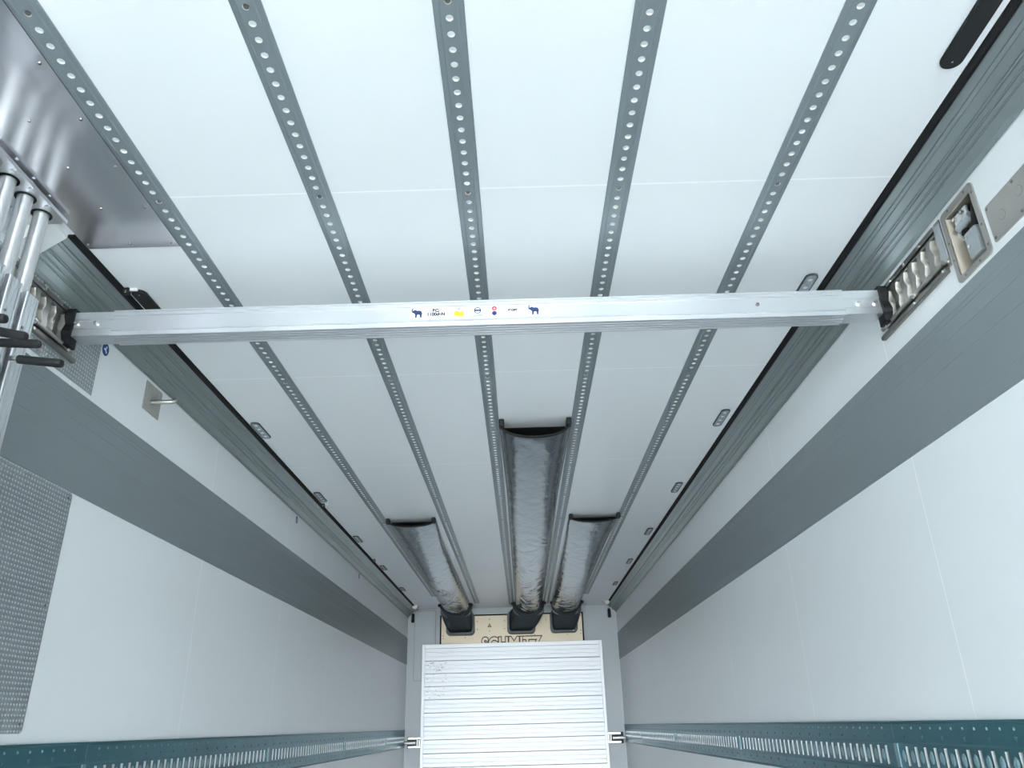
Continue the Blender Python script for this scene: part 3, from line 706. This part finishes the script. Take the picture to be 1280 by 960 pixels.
def pendant(x, xt, label):
    t = thing('pull_cord', label, 'pull cord', (x, 9.33, 1.17), 'pull cords hanging in the two ceiling corners')
    MB().tube([(xt, 9.05, H - .012), (xt, 9.10, H - .014), (xt, 9.16, H - .012)], [.030, .038, .026], 12).build('end_pulley', M['steel'], t, smooth=True)
    MB().tube([(xt, 9.14, H - .02), (x + .02, 9.24, H - .022), (x + .008, 9.32, H - .04), (x, 9.33, H - .06)], .005, 8).build('cord', M['bsteel'], t)
    MB().tube([(x, 9.33, H - .055), (x, 9.33, H - .065), (x, 9.33, H - .150), (x, 9.33, H - .160)], [.008, .017, .019, .010], 14).build('toggle', M['black'], t, smooth=True)
pendant(-1.272, -1.215, 'black toggle on a short cord in the left corner by the bulkhead')
pendant(1.030, .985, 'black toggle on a short cord in the right corner by the bulkhead')

# ================================================================== CARGO RAILS ALONG THE WALLS
def rail_segment(xw, s, ya, yb, label, side):
    t = thing('cargo_rail', label, 'rail', (xw, (ya + yb) / 2, -.1), 'slotted cargo rails along the %s wall' % side)
    f = lambda d, y, z: (xw + s * d, y, z)
    mb = MB(); pitch = .0567; zA, zB = -.138, -.080; sw = .0115
    P = [(0, RT), (.010, RT), (.010, RT - .004), (.004, RT - .008), (.004, -.070), (.0015, -.076), (.0015, zB)]
    Q = [(.0015, zA), (.0015, -.142), (.004, -.148), (.004, RB + .008), (.010, RB + .004), (.010, RB), (0, RB)]
    for pr in (P, Q): mb.loft([[f(d, y, z) for d, z in pr] for y in (ya, yb)], close=False, caps=False)
    n = int((yb - ya - .08) / pitch); y = ya + ((yb - ya) - n * pitch) / 2
    cells = [y + pitch * (k + .5) for k in range(n)]
    last = ya
    def q(m_, *p): m_.add(list(p), [tuple(range(len(p)))])
    lip = MB(); dots = MB()
    for c in cells:
        q(mb, f(.0015, last, zA), f(.0015, c - sw / 2, zA), f(.0015, c - sw / 2, zB), f(.0015, last, zB))
        last = c + sw / 2
        # the slot's far wall, folded inwards; daylight on it is put into pale zinc
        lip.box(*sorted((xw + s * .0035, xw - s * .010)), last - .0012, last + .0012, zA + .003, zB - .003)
        # oval dimple between two slots
        dots.loft([[f(.0015 + h, c + pitch / 2 + r * .011 * math.cos(a), -.109 + r * .017 * math.sin(a)) for a in [2 * math.pi * k / 10 for k in range(10)]] for r, h in ((1, 0), (.75, .0025), (.3, .004))], caps=True)
        for z in (-.034, -.176):
            dots.loft([[f(.004 + h, c + r * .0042 * math.cos(a), z + r * .0042 * math.sin(a)) for a in [2 * math.pi * k / 6 for k in range(6)]] for r, h in ((1, 0), (.5, .0025))], caps=True)
    q(mb, f(.0015, last, zA), f(.0015, yb, zA), f(.0015, yb, zB), f(.0015, last, zB))
    for k, c in enumerate(cells[::2]):
        for z, g in ((-.058, 1), (-.160, -1)):
            mb.add([f(.0042, c - .008, z + g * .007), f(.0042, c + .008, z + g * .007), f(.0042, c, z - g * .007), f(.008, c, z + g * .003)], [(0, 1, 3), (1, 2, 3), (2, 0, 3)])
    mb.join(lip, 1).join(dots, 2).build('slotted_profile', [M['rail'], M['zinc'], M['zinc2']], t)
    MB().box(*sorted((xw - s * .030, xw - s * .034)), ya, yb, -.150, -.062).build('back_channel', M['rail'], t)
    if yb < 9: MB().box(*sorted((xw + s * .0015, xw + s * .0045)), yb - .011, yb + .011, -.140, -.076).build('joint_cover', M['zinc2'], t)
M['zinc2'] = mat('dull_zinc', (0.22, 0.34, 0.37), 0.4, 0.6)
J = [.735, 2.575, 4.42, 6.27, 8.12, BULK - .002]
order = ['nearest', 'second', 'third', 'fourth', 'farthest']
for xw, s, side in ((XL, 1, 'left'), (XR, -1, 'right')):
    for k in range(5):
        lb = '%s teal slotted cargo rail section along the %s wall' % (order[k], side) + (', counted from the camera' if 0 < k < 4 else ', ending at the bulkhead' if k == 4 else '')
        rail_segment(xw, s, J[k] + .0004, J[k + 1] - .0004, lb, side)

# ------------------------------------------------------------------ lift everything so the trailer floor is at z = 0
for o in scn.objects:
    if o.parent is None: o.location.z += ZO
